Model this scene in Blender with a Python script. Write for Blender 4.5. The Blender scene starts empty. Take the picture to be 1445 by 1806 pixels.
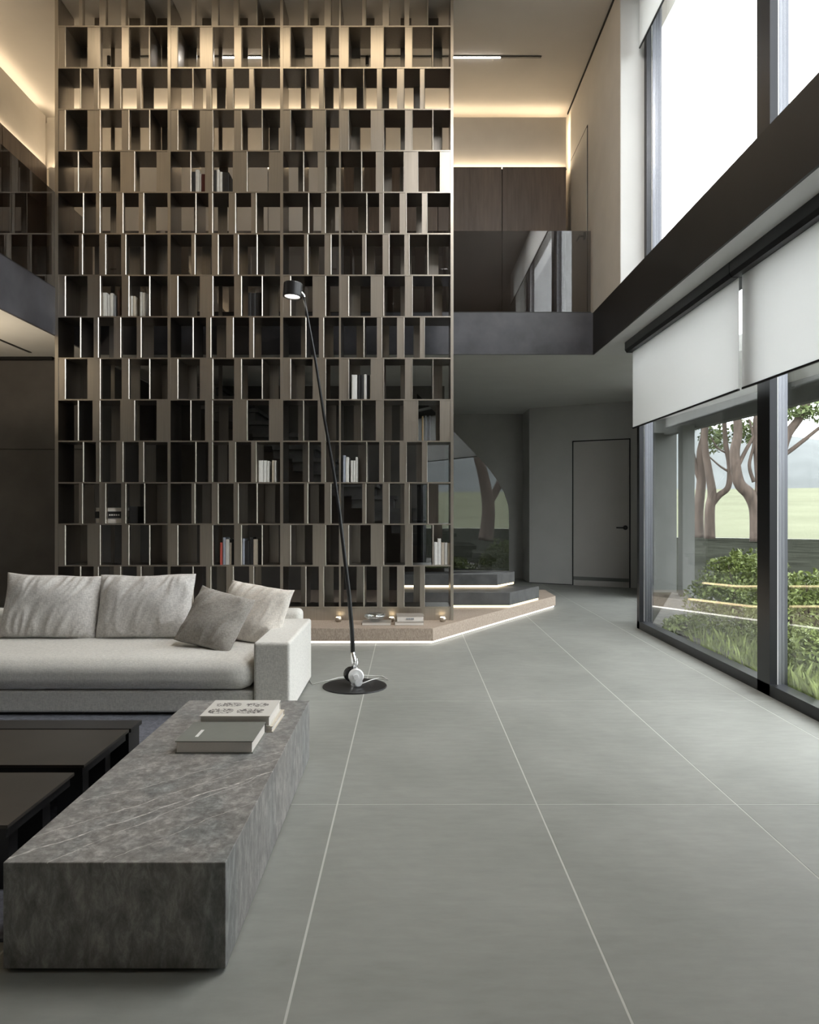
import bpy, bmesh, math, random
from mathutils import Vector, Matrix, noise as mnoise

# ------------------------------------------------------------------ camera, world, exposure
sc = bpy.context.scene
COL = sc.collection
F, H, VX, VY = 1300.0, 1.35, 720.0, 899.0          # focal length in pixels, eye height, vanishing point
cam_d = bpy.data.cameras.new('camera')
cam = bpy.data.objects.new('camera', cam_d); COL.objects.link(cam)
cam_d.sensor_fit = 'HORIZONTAL'; cam_d.sensor_width = 36.0
cam_d.lens = F / 1445.0 * 36.0
cam_d.shift_x = (722.5 - VX) / 1445.0
cam_d.shift_y = -(903.0 - VY) / 1445.0
cam_d.clip_start = 0.05; cam_d.clip_end = 1000
cam.location = (0, 0, H); cam.rotation_euler = (math.pi/2, 0, 0)
sc.camera = cam
vs = sc.view_settings
vs.view_transform = 'Standard'; vs.look = 'None'; vs.gamma = 1.0; vs.use_curve_mapping = False
vs.exposure = 0.0
SKY = 7.0
wd = bpy.data.worlds.new('overcast_sky'); sc.world = wd; wd.use_nodes = True
bg = wd.node_tree.nodes['Background']
bg.inputs[0].default_value = (0.945, 0.975, 1.0, 1); bg.inputs[1].default_value = SKY
LED = 1.0

def X(px, Y): return (px - VX) / F * Y
def Z(py, Y): return H - (py - VY) / F * Y

# ------------------------------------------------------------------ materials
M = {}
def nodes(name):
    m = bpy.data.materials.new(name); m.use_nodes = True
    nt = m.node_tree; b = nt.nodes['Principled BSDF']
    M[name] = m
    return m, nt, b
def N(nt, t, **kw):
    n = nt.nodes.new(t)
    for k, v in kw.items(): setattr(n, k, v)
    return n
def ramp(nt, src, stops):
    r = N(nt, 'ShaderNodeValToRGB'); e = r.color_ramp.elements
    e[0].position, e[0].color = stops[0][0], (*stops[0][1], 1)
    e[1].position, e[1].color = stops[-1][0], (*stops[-1][1], 1)
    for p, c in stops[1:-1]:
        q = e.new(p); q.color = (*c, 1)
    nt.links.new(src, r.inputs[0]); return r.outputs[0]
def tex(nt, scale, detail=4, rough=0.55, stretch=(1, 1, 1), dist=0.0, rot=(0, 0, 0)):
    tc = N(nt, 'ShaderNodeTexCoord'); mp = N(nt, 'ShaderNodeMapping')
    mp.inputs['Scale'].default_value = stretch; mp.inputs['Rotation'].default_value = rot
    g = N(nt, 'ShaderNodeNewGeometry')
    nt.links.new(g.outputs['Position'], mp.inputs[0])
    n = N(nt, 'ShaderNodeTexNoise'); nt.links.new(mp.outputs[0], n.inputs['Vector'])
    n.inputs['Scale'].default_value = scale; n.inputs['Detail'].default_value = detail
    n.inputs['Roughness'].default_value = rough; n.inputs['Distortion'].default_value = dist
    nt.nodes.remove(tc)
    return n.outputs['Fac']
def bump(nt, b, src, strength, dist=0.01):
    u = N(nt, 'ShaderNodeBump'); u.inputs['Strength'].default_value = strength; u.inputs['Distance'].default_value = dist
    nt.links.new(src, u.inputs['Height']); nt.links.new(u.outputs[0], b.inputs['Normal'])
def simple(name, c, rough=0.5, metal=0.0, var=0.0, scale=6, stretch=(1, 1, 1), bmp=0.0, bscale=None, spec=None, bstretch=None):
    m, nt, b = nodes(name)
    b.inputs['Base Color'].default_value = (*c, 1); b.inputs['Roughness'].default_value = rough; b.inputs['Metallic'].default_value = metal
    if spec is not None: b.inputs['Specular IOR Level'].default_value = spec
    if var:
        f = tex(nt, scale, stretch=stretch)
        nt.links.new(ramp(nt, f, [(0.3, tuple(x*(1-var) for x in c)), (0.7, tuple(min(1, x*(1+var)) for x in c))]), b.inputs['Base Color'])
    if bmp:
        bump(nt, b, tex(nt, bscale or scale*8, 2, stretch=bstretch or stretch), bmp, 0.004)
    return m
def emit(name, c, s):
    m = bpy.data.materials.new(name); m.use_nodes = True; nt = m.node_tree
    nt.nodes.remove(nt.nodes['Principled BSDF'])
    e = N(nt, 'ShaderNodeEmission'); e.inputs[0].default_value = (*c, 1); e.inputs[1].default_value = s
    nt.links.new(e.outputs[0], nt.nodes['Material Output'].inputs[0]); M[name] = m
def thin_glass(name, tint, base=0.04, rough=0.0, refl=(1, 1, 1), gain=0.96):
    m = bpy.data.materials.new(name); m.use_nodes = True; nt = m.node_tree
    nt.nodes.remove(nt.nodes['Principled BSDF'])
    t = N(nt, 'ShaderNodeBsdfTransparent'); t.inputs[0].default_value = (*tint, 1)
    g = N(nt, 'ShaderNodeBsdfGlossy'); g.inputs['Roughness'].default_value = rough; g.inputs['Color'].default_value = (*refl, 1)
    lw = N(nt, 'ShaderNodeLayerWeight'); lw.inputs[0].default_value = 0.5
    p = N(nt, 'ShaderNodeMath', operation='POWER'); p.inputs[1].default_value = 4.0
    nt.links.new(lw.outputs['Facing'], p.inputs[0])
    a = N(nt, 'ShaderNodeMath', operation='MULTIPLY_ADD'); a.inputs[1].default_value = gain - base; a.inputs[2].default_value = base
    nt.links.new(p.outputs[0], a.inputs[0])
    mx = N(nt, 'ShaderNodeMixShader')
    nt.links.new(a.outputs[0], mx.inputs[0]); nt.links.new(t.outputs[0], mx.inputs[1]); nt.links.new(g.outputs[0], mx.inputs[2])
    nt.links.new(mx.outputs[0], nt.nodes['Material Output'].inputs[0]); M[name] = m

# floor tile: cloudy concrete-look porcelain
m, nt, b = nodes('tile')
f1 = tex(nt, 1.1, 8, 0.62, dist=0.4); f2 = tex(nt, 14, 6, 0.6, stretch=(0.5, 1.6, 1))
mx = N(nt, 'ShaderNodeMix'); mx.data_type = 'FLOAT'; mx.inputs[0].default_value = 0.3
nt.links.new(f1, mx.inputs[2]); nt.links.new(f2, mx.inputs[3])
nt.links.new(ramp(nt, mx.outputs[0], [(0.32, (0.218, 0.223, 0.206)), (0.68, (0.318, 0.323, 0.300))]), b.inputs['Base Color'])
b.inputs['Roughness'].default_value = 0.55; b.inputs['Specular IOR Level'].default_value = 0.22
simple('grout', (0.50, 0.50, 0.47), 0.8)

# dark grey-brown marble with a few long pale veins
m, nt, b = nodes('marble')
f1 = tex(nt, 26, 11, 0.74, dist=0.35, stretch=(1, 0.9, 0.42)); f2 = tex(nt, 3.0, 5, 0.6, stretch=(2.2, 1.4, 0.25))
base = ramp(nt, f1, [(0.32, (0.122, 0.121, 0.119)), (0.50, (0.235, 0.234, 0.232)), (0.70, (0.45, 0.45, 0.445))])
tint = ramp(nt, f2, [(0.35, (0.86, 0.88, 0.87)), (0.5, (1.0, 0.97, 0.94)), (0.68, (1.18, 1.13, 1.08))])
mm = N(nt, 'ShaderNodeMix'); mm.data_type = 'RGBA'; mm.blend_type = 'MULTIPLY'; mm.inputs[0].default_value = 1
nt.links.new(base, mm.inputs[6]); nt.links.new(tint, mm.inputs[7])
col = mm.outputs[2]
g = N(nt, 'ShaderNodeNewGeometry'); sp = N(nt, 'ShaderNodeSeparateXYZ'); nt.links.new(g.outputs['Position'], sp.inputs[0])
wob = tex(nt, 3.0, 5, 0.6); wob2 = tex(nt, 22, 3, 0.6)
def mth(op, a, bb=None, c=None):
    q = N(nt, 'ShaderNodeMath', operation=op)
    for i, v in enumerate((a, bb, c)):
        if v is None: continue
        if isinstance(v, (int, float)): q.inputs[i].default_value = v
        else: nt.links.new(v, q.inputs[i])
    return q.outputs[0]
for (sl, off, wid, amt) in ((1.15, 3.52, 0.007, 1.0), (1.15, 3.66, 0.0045, 0.8), (1.45, 3.68, 0.0045, 0.8), (0.9, 3.62, 0.004, 0.7), (1.3, 3.30, 0.0035, 0.7)):
    # line  y = sl*x + off  + wobble
    d = mth('SUBTRACT', sp.outputs[1], mth('MULTIPLY_ADD', sp.outputs[0], sl, off))
    d = mth('ADD', d, mth('MULTIPLY', mth('SUBTRACT', wob, 0.5), 0.16))
    k = mth('SUBTRACT', 1.0, mth('DIVIDE', mth('ABSOLUTE', d), wid)); k = mth('MULTIPLY', mth('MAXIMUM', k, 0.0), mth('GREATER_THAN', sp.outputs[2], 0.318))
    k = mth('MULTIPLY', k, mth('MULTIPLY', amt, mth('MINIMUM', 1.0, mth('MAXIMUM', 0.15, mth('MULTIPLY', mth('SUBTRACT', wob2, 0.33), 4.0)))))
    mv = N(nt, 'ShaderNodeMix'); mv.data_type = 'RGBA'; mv.inputs[7].default_value = (0.78, 0.76, 0.72, 1)
    nt.links.new(k, mv.inputs[0]); nt.links.new(col, mv.inputs[6]); col = mv.outputs[2]
nt.links.new(col, b.inputs['Base Color'])
b.inputs['Roughness'].default_value = 0.42
bump(nt, b, f1, 0.12, 0.006)

def fabric(name, c, sc_=140, var=0.16, bmp=0.35):
    m, nt, b = nodes(name)
    w1 = tex(nt, sc_, 2, 0.6, stretch=(1, 1, 0.35)); w2 = tex(nt, sc_, 2, 0.6, stretch=(0.35, 0.35, 1.6))
    a = N(nt, 'ShaderNodeMath', operation='MULTIPLY_ADD'); a.inputs[1].default_value = 0.5
    h = N(nt, 'ShaderNodeMath', operation='MULTIPLY'); h.inputs[1].default_value = 0.5
    nt.links.new(w2, h.inputs[0]); nt.links.new(w1, a.inputs[0]); nt.links.new(h.outputs[0], a.inputs[2])
    nt.links.new(ramp(nt, a.outputs[0], [(0.36, tuple(x*(1-var) for x in c)), (0.64, tuple(min(1, x*(1+var)) for x in c))]), b.inputs['Base Color'])
    b.inputs['Roughness'].default_value = 0.95; b.inputs['Specular IOR Level'].default_value = 0.1
    b.inputs['Sheen Weight'].default_value = 0.15
    bump(nt, b, a.outputs[0], bmp, 0.003)
fabric('sofa_fabric', (0.68, 0.665, 0.63))
fabric('cushion_fabric', (0.64, 0.62, 0.60), 120, 0.2)
fabric('taupe_fabric', (0.34, 0.318, 0.292), 120, 0.22)
fabric('cream_fabric', (0.72, 0.675, 0.62), 120, 0.16)
fabric('rug_pile', (0.115, 0.12, 0.145), 60, 0.35, 0.8)
fabric('blind_edge', (0.7, 0.7, 0.69), 200, 0.05)

# translucent roller-blind cloth
m, nt, b = nodes('blind_cloth')
b.inputs['Base Color'].default_value = (0.80, 0.80, 0.79, 1); b.inputs['Roughness'].default_value = 1.0
b.inputs['Specular IOR Level'].default_value = 0.0
tl = N(nt, 'ShaderNodeBsdfTranslucent'); tl.inputs[0].default_value = (0.90, 0.90, 0.895, 1)
ms = N(nt, 'ShaderNodeMixShader'); ms.inputs[0].default_value = 0.55
nt.links.new(b.outputs[0], ms.inputs[1]); nt.links.new(tl.outputs[0], ms.inputs[2])
nt.links.new(ms.outputs[0], nt.nodes['Material Output'].inputs[0])

# brushed bronze (vertical brushing)
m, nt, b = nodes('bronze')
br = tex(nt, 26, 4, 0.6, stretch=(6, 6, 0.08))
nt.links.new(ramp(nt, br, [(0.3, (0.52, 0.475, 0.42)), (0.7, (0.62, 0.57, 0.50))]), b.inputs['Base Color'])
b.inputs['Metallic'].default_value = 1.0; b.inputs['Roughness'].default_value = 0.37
m, nt, b = nodes('bronze_shaded')  # same bronze, its colour darkened for the shade inside the cells
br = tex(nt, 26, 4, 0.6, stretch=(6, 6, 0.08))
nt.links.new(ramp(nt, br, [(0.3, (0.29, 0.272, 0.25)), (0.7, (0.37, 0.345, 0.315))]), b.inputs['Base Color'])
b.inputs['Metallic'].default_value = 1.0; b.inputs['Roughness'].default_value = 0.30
simple('black_metal', (0.016, 0.016, 0.017), 0.38)
simple('black_tray', (0.075, 0.068, 0.060), 0.36, 0.5, 0.12, 4)
simple('beam_black', (0.018, 0.0165, 0.015), 0.5, 0, 0.1, 3)
simple('frame_dark', (0.035, 0.036, 0.04), 0.35, 0.6)
simple('frame_grey', (0.16, 0.165, 0.185), 0.3, 0.8)
simple('frame_white', (0.8, 0.8, 0.8), 0.4)
simple('fascia_stone', (0.068, 0.068, 0.078), 0.38, 0, 0.4, 2.2)
simple('plaster_tan', (0.66, 0.625, 0.575), 0.75, 0, 0.04, 3, bmp=0.05, bscale=60)
simple('plaster_white', (0.60, 0.60, 0.59), 0.75, 0, 0.02, 3)
simple('plaster_grey', (0.46, 0.455, 0.44), 0.8, 0, 0.04, 2)
simple('ceiling_paint', (0.60, 0.57, 0.53), 0.85, 0, 0.03, 2)
simple('lower_ceiling_paint', (0.60, 0.60, 0.575), 0.85, 0, 0.03, 2)
simple('pale_panel', (0.86, 0.83, 0.80), 0.6, 0, 0.03, 2)
simple('dark_panel', (0.125, 0.116, 0.108), 0.5, 0, 0.25, 1.4)
simple('recess_wall', (0.40, 0.395, 0.375), 0.7, 0, 0.08, 2)
simple('black_gap', (0.012, 0.012, 0.012), 0.8)
simple('door_paint', (0.44, 0.42, 0.40), 0.7, 0, 0.03, 2)
simple('white_paint', (0.8, 0.8, 0.79), 0.4)
simple('satin_silver', (0.86, 0.86, 0.87), 0.35, 0.4)
simple('chrome', (0.85, 0.85, 0.86), 0.12, 1.0)
simple('paper', (0.74, 0.70, 0.655), 0.8, 0, 0.08, 200, (1, 1, 12))
simple('stone_step', (0.082, 0.082, 0.082), 0.42, 0, 0.35, 5)
# cabinet wood with vertical grain
m, nt, b = nodes('cabinet_wood')
gr = tex(nt, 9, 6, 0.6, stretch=(3, 3, 0.25), dist=0.3); lg = tex(nt, 1.6, 2, 0.5, stretch=(1.6, 1.6, 0.3))
mx = N(nt, 'ShaderNodeMix'); mx.data_type = 'FLOAT'; mx.inputs[0].default_value = 0.5
nt.links.new(gr, mx.inputs[2]); nt.links.new(lg, mx.inputs[3])
nt.links.new(ramp(nt, mx.outputs[0], [(0.35, (0.085, 0.062, 0.048)), (0.65, (0.165, 0.122, 0.095))]), b.inputs['Base Color'])
b.inputs['Roughness'].default_value = 0.5
# platform: brown woven / fine grained covering
m, nt, b = nodes('platform_wood')
gr = tex(nt, 130, 3, 0.7, stretch=(1, 1, 0.35)); lg = tex(nt, 3, 2, 0.5)
nt.links.new(ramp(nt, gr, [(0.35, (0.30, 0.235, 0.185)), (0.65, (0.50, 0.41, 0.335))]), b.inputs['Base Color'])
b.inputs['Roughness'].default_value = 0.7
bump(nt, b, gr, 0.3, 0.004)
thin_glass('window_glass', (0.95, 0.96, 0.955), 0.045)
thin_glass('rail_glass', (0.50, 0.49, 0.49), 0.10)
thin_glass('stair_glass', (0.45, 0.46, 0.46), 0.12)
thin_glass('bowl_glass', (0.90, 0.92, 0.93), 0.22, 0.03)
m, nt, b = nodes('clear_glass')
b.inputs['Transmission Weight'].default_value = 1; b.inputs['Roughness'].default_value = 0.02; b.inputs['IOR'].default_value = 1.45
emit('led_white', (1.0, 0.95, 0.88), 3.0*LED)
emit('led_warm', (1.0, 0.80, 0.50), 3.2*LED)
emit('led_cove', (1.0, 0.79, 0.53), 26.0*LED)
emit('led_cove_top', (1.0, 0.79, 0.53), 14.0*LED)
emit('led_track', (1.0, 0.95, 0.88), 45.0*LED)
emit('led_lamp', (1.0, 0.93, 0.80), 6.0*LED)
emit('led_spot', (1.0, 0.78, 0.48), 9.0*LED)
emit('led_wash', (1.0, 0.80, 0.54), 15.0*LED)
emit('led_fill', (1.0, 0.975, 0.94), 36.0*LED)  # emission of the fill panel added overhead
emit('led_uplighter', (1.0, 0.82, 0.60), 170.0*LED)
# outdoors
simple('lawn', (0.024, 0.0255, 0.020), 0.95, 0, 0.35, 0.9, spec=0.0)  # tree shade over the near ground is put into this colour
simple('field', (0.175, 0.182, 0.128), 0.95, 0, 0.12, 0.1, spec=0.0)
simple('soil', (0.10, 0.095, 0.085), 0.95, 0, 0.45, 9, bmp=0.5, bscale=40)
simple('hill_wood', (0.125, 0.135, 0.135), 1.0, 0, 0.18, 0.05)
simple('bark', (0.10, 0.075, 0.06), 0.9, 0, 0.35, 3, (2, 2, 0.5), bmp=0.6, bscale=12)
simple('leaf', (0.20, 0.25, 0.07), 0.5, 0, 0.45, 14)
simple('leaf_dark', (0.13, 0.17, 0.06), 0.6, 0, 0.4, 2)
simple('grass_blade', (0.30, 0.36, 0.12), 0.6, 0, 0.35, 8)
simple('concrete_light', (0.72, 0.72, 0.70), 0.8, 0, 0.06, 2)
simple('porch_grey', (0.16, 0.165, 0.155), 0.7, 0, 0.06, 2)

# ------------------------------------------------------------------ mesh helpers
ORG = {}
def tag(o, label=None, cat=None, group=None, kind=None):
    if label: o['label'] = label
    if cat: o['category'] = cat
    if group: o['group'] = group
    if kind: o['kind'] = kind
    return o
def empty(name, loc, label=None, cat=None, group=None, kind=None):
    o = bpy.data.objects.new(name, None); COL.objects.link(o); o.location = loc; o.empty_display_size = 0.1
    ORG[o.name] = Vector(loc)
    return tag(o, label, cat, group, kind)
class MB:
    def __init__(s): s.v = []; s.f = []; s.mi = []; s.cur = 0
    def add(s, vs, fs):
        k = len(s.v); s.v += [Vector(v) for v in vs]
        for f in fs: s.f.append([k+i for i in f]); s.mi.append(s.cur)
        return s
    def box(s, x0, x1, y0, y1, z0, z1):
        x0, x1 = min(x0, x1), max(x0, x1); y0, y1 = min(y0, y1), max(y0, y1); z0, z1 = min(z0, z1), max(z0, z1)
        return s.add([(x0,y0,z0),(x1,y0,z0),(x1,y1,z0),(x0,y1,z0),(x0,y0,z1),(x1,y0,z1),(x1,y1,z1),(x0,y1,z1)],
                     [(0,3,2,1),(4,5,6,7),(0,1,5,4),(1,2,6,5),(2,3,7,6),(3,0,4,7)])
    def prism(s, poly, z0, z1):                    # poly: ccw list of (x,y)
        n = len(poly)
        return s.add([(x, y, z0) for x, y in poly] + [(x, y, z1) for x, y in poly],
                     [tuple(range(n))[::-1], tuple(range(n, 2*n))] + [(i, (i+1) % n, n+(i+1) % n, n+i) for i in range(n)])
    def slab(s, pts, d):                           # planar 3-D polygon thickened by vector d
        n = len(pts); d = Vector(d); p = [Vector(q) for q in pts]
        return s.add(p + [q+d for q in p], [tuple(range(n)), tuple(range(n, 2*n))[::-1]] + [((i+1) % n, i, n+i, n+(i+1) % n) for i in range(n)])
    def tube(s, pts, radii, seg=10, caps=True):
        pts = [Vector(p) for p in pts]; n = len(pts)
        if not isinstance(radii, (list, tuple)): radii = [radii]*n
        k = len(s.v); up = None; vs = []
        for i, p in enumerate(pts):
            t = (pts[min(i+1, n-1)] - pts[max(i-1, 0)]).normalized()
            if up is None:
                up = Vector((0, 1, 0)) if abs(t.y) < 0.9 else Vector((1, 0, 0))
            a = t.cross(up).normalized(); up = a.cross(t).normalized()
            for j in range(seg):
                q = 2*math.pi*j/seg
                vs.append(p + (a*math.cos(q) + up*math.sin(q))*radii[i])
        fs = []
        for i in range(n-1):
            for j in range(seg):
                j2 = (j+1) % seg
                fs.append((i*seg+j, i*seg+j2, (i+1)*seg+j2, (i+1)*seg+j))
        if caps: fs += [tuple(range(seg))[::-1], tuple(range((n-1)*seg, n*seg))]
        return s.add(vs, fs)
    def lathe(s, prof, c, seg=32, axis=(0, 0, 1)):  # prof: list of (r, h)
        ax = Vector(axis).normalized(); a = Vector((1, 0, 0)) if abs(ax.x) < 0.9 else Vector((0, 1, 0))
        a = (a - ax*a.dot(ax)).normalized(); b2 = ax.cross(a); c = Vector(c); vs = []; fs = []
        for r, h in prof:
            for j in range(seg):
                q = 2*math.pi*j/seg; vs.append(c + ax*h + (a*math.cos(q) + b2*math.sin(q))*r)
        for i in range(len(prof)-1):
            for j in range(seg):
                j2 = (j+1) % seg; fs.append((i*seg+j, i*seg+j2, (i+1)*seg+j2, (i+1)*seg+j))
        fs += [tuple(range(seg))[::-1], tuple(range((len(prof)-1)*seg, len(prof)*seg))]
        return s.add(vs, fs)
    def build(s, name, mats, parent=None, smooth=False, bevel=0.0, seg=2, label=None, cat=None, group=None, kind=None, org=None):
        if isinstance(mats, str): mats = [mats]
        o0 = Vector((0, 0, 0))
        if parent is not None: o0 = ORG[parent.name]
        elif org is not None: o0 = Vector(org)
        me = bpy.data.meshes.new(name)
        me.from_pydata([v - o0 for v in s.v], [], s.f); me.update()
        for mt in mats: me.materials.append(M[mt])
        if len(mats) > 1:
            for p, i in zip(me.polygons, s.mi): p.material_index = i
        if bevel:
            bm = bmesh.new(); bm.from_mesh(me)
            bmesh.ops.remove_doubles(bm, verts=bm.verts, dist=1e-5)
            bmesh.ops.bevel(bm, geom=list(bm.edges), offset=bevel, segments=seg, profile=0.5, affect='EDGES', clamp_overlap=True)
            bm.to_mesh(me); bm.free()
        if smooth:
            for p in me.polygons: p.use_smooth = True
        o = bpy.data.objects.new(name, me); COL.objects.link(o)
        if parent is not None: o.parent = parent
        else: o.location = o0
        ORG[o.name] = o0
        return tag(o, label, cat, group, kind)
def bx(name, mat, x0, x1, y0, y1, z0, z1, parent=None, **kw):
    return MB().box(x0, x1, y0, y1, z0, z1).build(name, mat, parent, **kw)
def ST(name, mat, *b): return bx(name, mat, *b, kind='structure')

# ------------------------------------------------------------------ the room
XR, XW = 2.225, 2.616            # beam / gallery wall face, lower window face
ZL, ZS, ZC = 3.22, 3.72, 6.86    # lower ceiling, gallery floor, upper ceiling
YB, YG = -4.0, 8.87              # wall behind the camera, gallery edge
XG = -3.78                       # left gallery edge

# floor with tiles
WA, WB = (2.745, 8.47), (4.15, 12.55)      # the outward wall at the window's end, its glazing added to light the hall
floor = MB().prism([(-6.4, YB-0.3), (2.70, YB-0.3), (2.70, 8.46), WA, WB, (2.5, 14.7), (-6.4, 14.7)], -0.12, -0.0008).build('floor', 'grout', kind='structure')
def clip(poly, p, q):                        # keep what lies left of the line p -> q
    side = lambda r: (q[0]-p[0])*(r[1]-p[1]) - (q[1]-p[1])*(r[0]-p[0])
    out = []
    for i, a in enumerate(poly):
        c = poly[(i+1) % len(poly)]; sa, sc_ = side(a), side(c)
        if sa >= 0: out.append(a)
        if sa*sc_ < 0: t = sa/(sa-sc_); out.append((a[0]+(c[0]-a[0])*t, a[1]+(c[1]-a[1])*t))
    return out
TW, TD, J = 0.915, 1.826, 0.0038
tx0, ty0 = -0.325, 3.3815
tm = MB().box(J, TW-J, J, TD-J, -0.02, 0.0).build('tile', 'tile', floor); tile_mesh = tm.data
first = True
ix0 = -7; iy0 = -5
for i in range(ix0, 6):
    for j in range(iy0, 7):
        x, y = tx0+i*TW, ty0+j*TD
        if y > 14.6 or x < -6.45 or x > 4.0 or y+TD > 15.2: continue
        if x + TW > XW+0.03:
            p = [(x+J, y+J), (x+TW-J, y+J), (x+TW-J, y+TD-J), (x+J, y+TD-J)]
            lo = clip(clip(p, (XW+0.03, 0), (XW+0.03, 1)), (1, 8.46), (0, 8.46)) if y < 8.46 else []
            hi = clip(clip(p, WA, WB), (0, 8.46), (1, 8.46)) if y+TD > 8.46 else []
            lo = clip(lo, (1, 8.46), (0, 8.46)) if lo else []
            m_ = MB()
            for q in (lo, hi):
                if len(q) > 2: m_.prism(q, -0.02, 0.0)
            if m_.v: m_.build('tile', 'tile', floor)
            continue
        if first: o = tm; first = False
        else:
            o = tm.copy(); COL.objects.link(o)
        o.location = (x, y, 0)

# lower storey walls
ST('wall_back_left', 'dark_panel', -6.4, -3.85, 9.06, 9.2, 0, ZL)
wbl = bpy.data.objects['wall_back_left']
bx('wall_panel', 'dark_panel', -6.4, -3.85, 9.04, 9.062, 2.094, ZL-0.04, wbl)
bx('wall_panel', 'dark_panel', -6.4, -3.85, 9.04, 9.062, 0.0, 2.086, wbl)
ST('wall_stair_left', 'dark_panel', -3.95, -3.85, 9.2, 11.2, 0, ZL)
wsb = ST('wall_stair_back', 'dark_panel', -3.95, 0.55, 11.15, 11.3, 0, ZL)
ST('wall_recess', 'recess_wall', 0.4, 2.4, 14.4, 14.55, 0, ZL)
ST('wall_recess_left', 'recess_wall', 0.4, 0.55, 11.3, 14.5, 0, ZL)
ST('wall_left_lower', 'dark_panel', -6.45, -6.3, YB, 9.1, 0, ZL)
ST('wall_rear', 'plaster_grey', -6.45, 2.9, YB-0.2, YB, 0, ZC+0.1)
YW = 1.0                         # the glazing stops here, solid wall nearer
ST('wall_right_near', 'plaster_grey', 2.45, 2.75, YB, YW, 0, ZC)
ST('wall_right_lower', 'plaster_grey', 2.55, 2.75, YW, 3.3, 0, ZL)
# door wall, turned away from the picture plane
dwA, dwB = Vector((2.24, 13.6, 0)), Vector((4.45, 12.377, 0))
u = (dwB-dwA).normalized(); nrm = Vector((u.y, -u.x, 0))
if nrm.y > 0: nrm = -nrm
def dw(t, z, d=0.0): p = dwA + u*t + nrm*d; return (p.x, p.y, z)
def dwbox(t0, t1, z0, z1, d0, d1):
    return MB().slab([dw(t0, z0, d1), dw(t1, z0, d1), dw(t1, z1, d1), dw(t0, z1, d1)], -nrm*(d1-d0))
dwbox(0, 2.16, 0, ZL, -0.12, 0).build('wall_door', 'plaster_grey', kind='structure')
ST('wall_recess_side', 'recess_wall', 2.24, 2.36, 13.62, 14.5, 0, ZL)
door = empty('door_1', dw(1.3, 0), kind='structure')
t0, t1, zt = 0.828, 1.804, 2.56
dwbox(t0, t1, 0.10, zt, 0.002, 0.012).build('door_leaf', 'door_paint', door)
dwbox(t0, t1, 0.10, 0.16, 0.012, 0.016).build('kick_strip', 'porch_grey', door)
dwbox(t0, t1, 0.0, 0.095, 0.002, 0.010).build('threshold_panel', 'door_paint', door)
for a, b_, c, d in ((t0-0.022, t0-0.004, 0, zt+0.022), (t1+0.004, t1+0.022, 0, zt+0.022), (t0-0.004, t1+0.004, zt+0.004, zt+0.022)):
    dwbox(a, b_, c, d, 0.0, 0.008).build('door_frame', 'black_gap', door)
hd = MB(); zc = 1.04
hd.tube([dw(1.745, zc, 0.012), dw(1.745, zc, 0.06)], 0.012, 10); hd.tube([dw(1.75, zc, 0.06), dw(1.60, zc, 0.06)], 0.011, 10)
hd.lathe([(0.0, 0.0), (0.04, 0.0), (0.04, 0.012), (0, 0.012)], dw(1.745, zc, 0.012), 16, nrm)
hd.build('door_handle', 'black_metal', door)
# wall running out from the window's end; panes added, unseen, to light the hall
w3 = empty('added_glazing', (2.72, 8.45, 0), kind='structure')
wa, wb = Vector(WA), Vector(WB); wn = Vector((-(wb-wa).y, (wb-wa).x)).normalized()
def w3box(t0, t1, th, z0, z1, nm, mt):
    a, b_ = wa.lerp(wb, t0), wa.lerp(wb, t1); h = wn*th
    MB().prism([tuple(a-h), tuple(b_-h), tuple(b_+h), tuple(a+h)][::1], z0, z1).build(nm, mt, w3)
for t in (0.0, 0.34, 0.67, 0.985): w3box(t, t+0.015, 0.03, 0, ZL, 'mullion', 'frame_dark')
w3box(0, 1, 0.03, 0, 0.07, 'bottom_rail', 'frame_dark'); w3box(0, 1, 0.03, ZL-0.02, ZL, 'top_rail', 'white_paint')
for t in (0.015, 0.355): w3box(t, t+0.325 if t < 0.3 else t+0.315, 0.005, 0.07, ZL-0.02, 'pane', 'window_glass')
w3box(0.685, 0.985, 0.02, 0.07, ZL-0.02, 'solid_panel', 'plaster_grey')
# dark strip standing in for the shadow line at the door wall's foot
dwbox(0.0, t0-0.03, 0.0, 0.012, 0.0, 0.004).build('foot_shadow_strip', 'black_gap', kind='structure')

# gallery slabs (rear and left) with stone fascias; the black beam over the window
MB().prism([(XG, YG+0.03), (2.86, YG+0.03), (4.22, 12.6), (4.22, 14.7), (XG, 14.7)], ZL, ZS).build('slab_rear', 'lower_ceiling_paint', kind='structure')
ST('trim_1', 'fascia_stone', XG+0.0, XR, YG, YG+0.03, ZL, ZS)
ST('slab_left', 'lower_ceiling_paint', -6.45, XG-0.03, YB, 14.7, ZL, ZS)
ST('trim_2', 'fascia_stone', XG-0.03, XG, YB, YG+0.03, ZL, ZS)
ST('beam', 'beam_black', XR, XR+0.02, YB, YG+0.03, ZL, ZS)
ST('slab_window', 'plaster_white', XR+0.02, 2.75, YB, YG+0.03, ZL, ZS-0.02)
ST('trim_3', 'beam_black', XR+0.02, 2.75, YB, YG, ZS-0.02, ZS)
ST('trim_4', 'black_gap', -6.0, -4.35, 9.0, 9.04, ZL-0.035, ZL)
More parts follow.
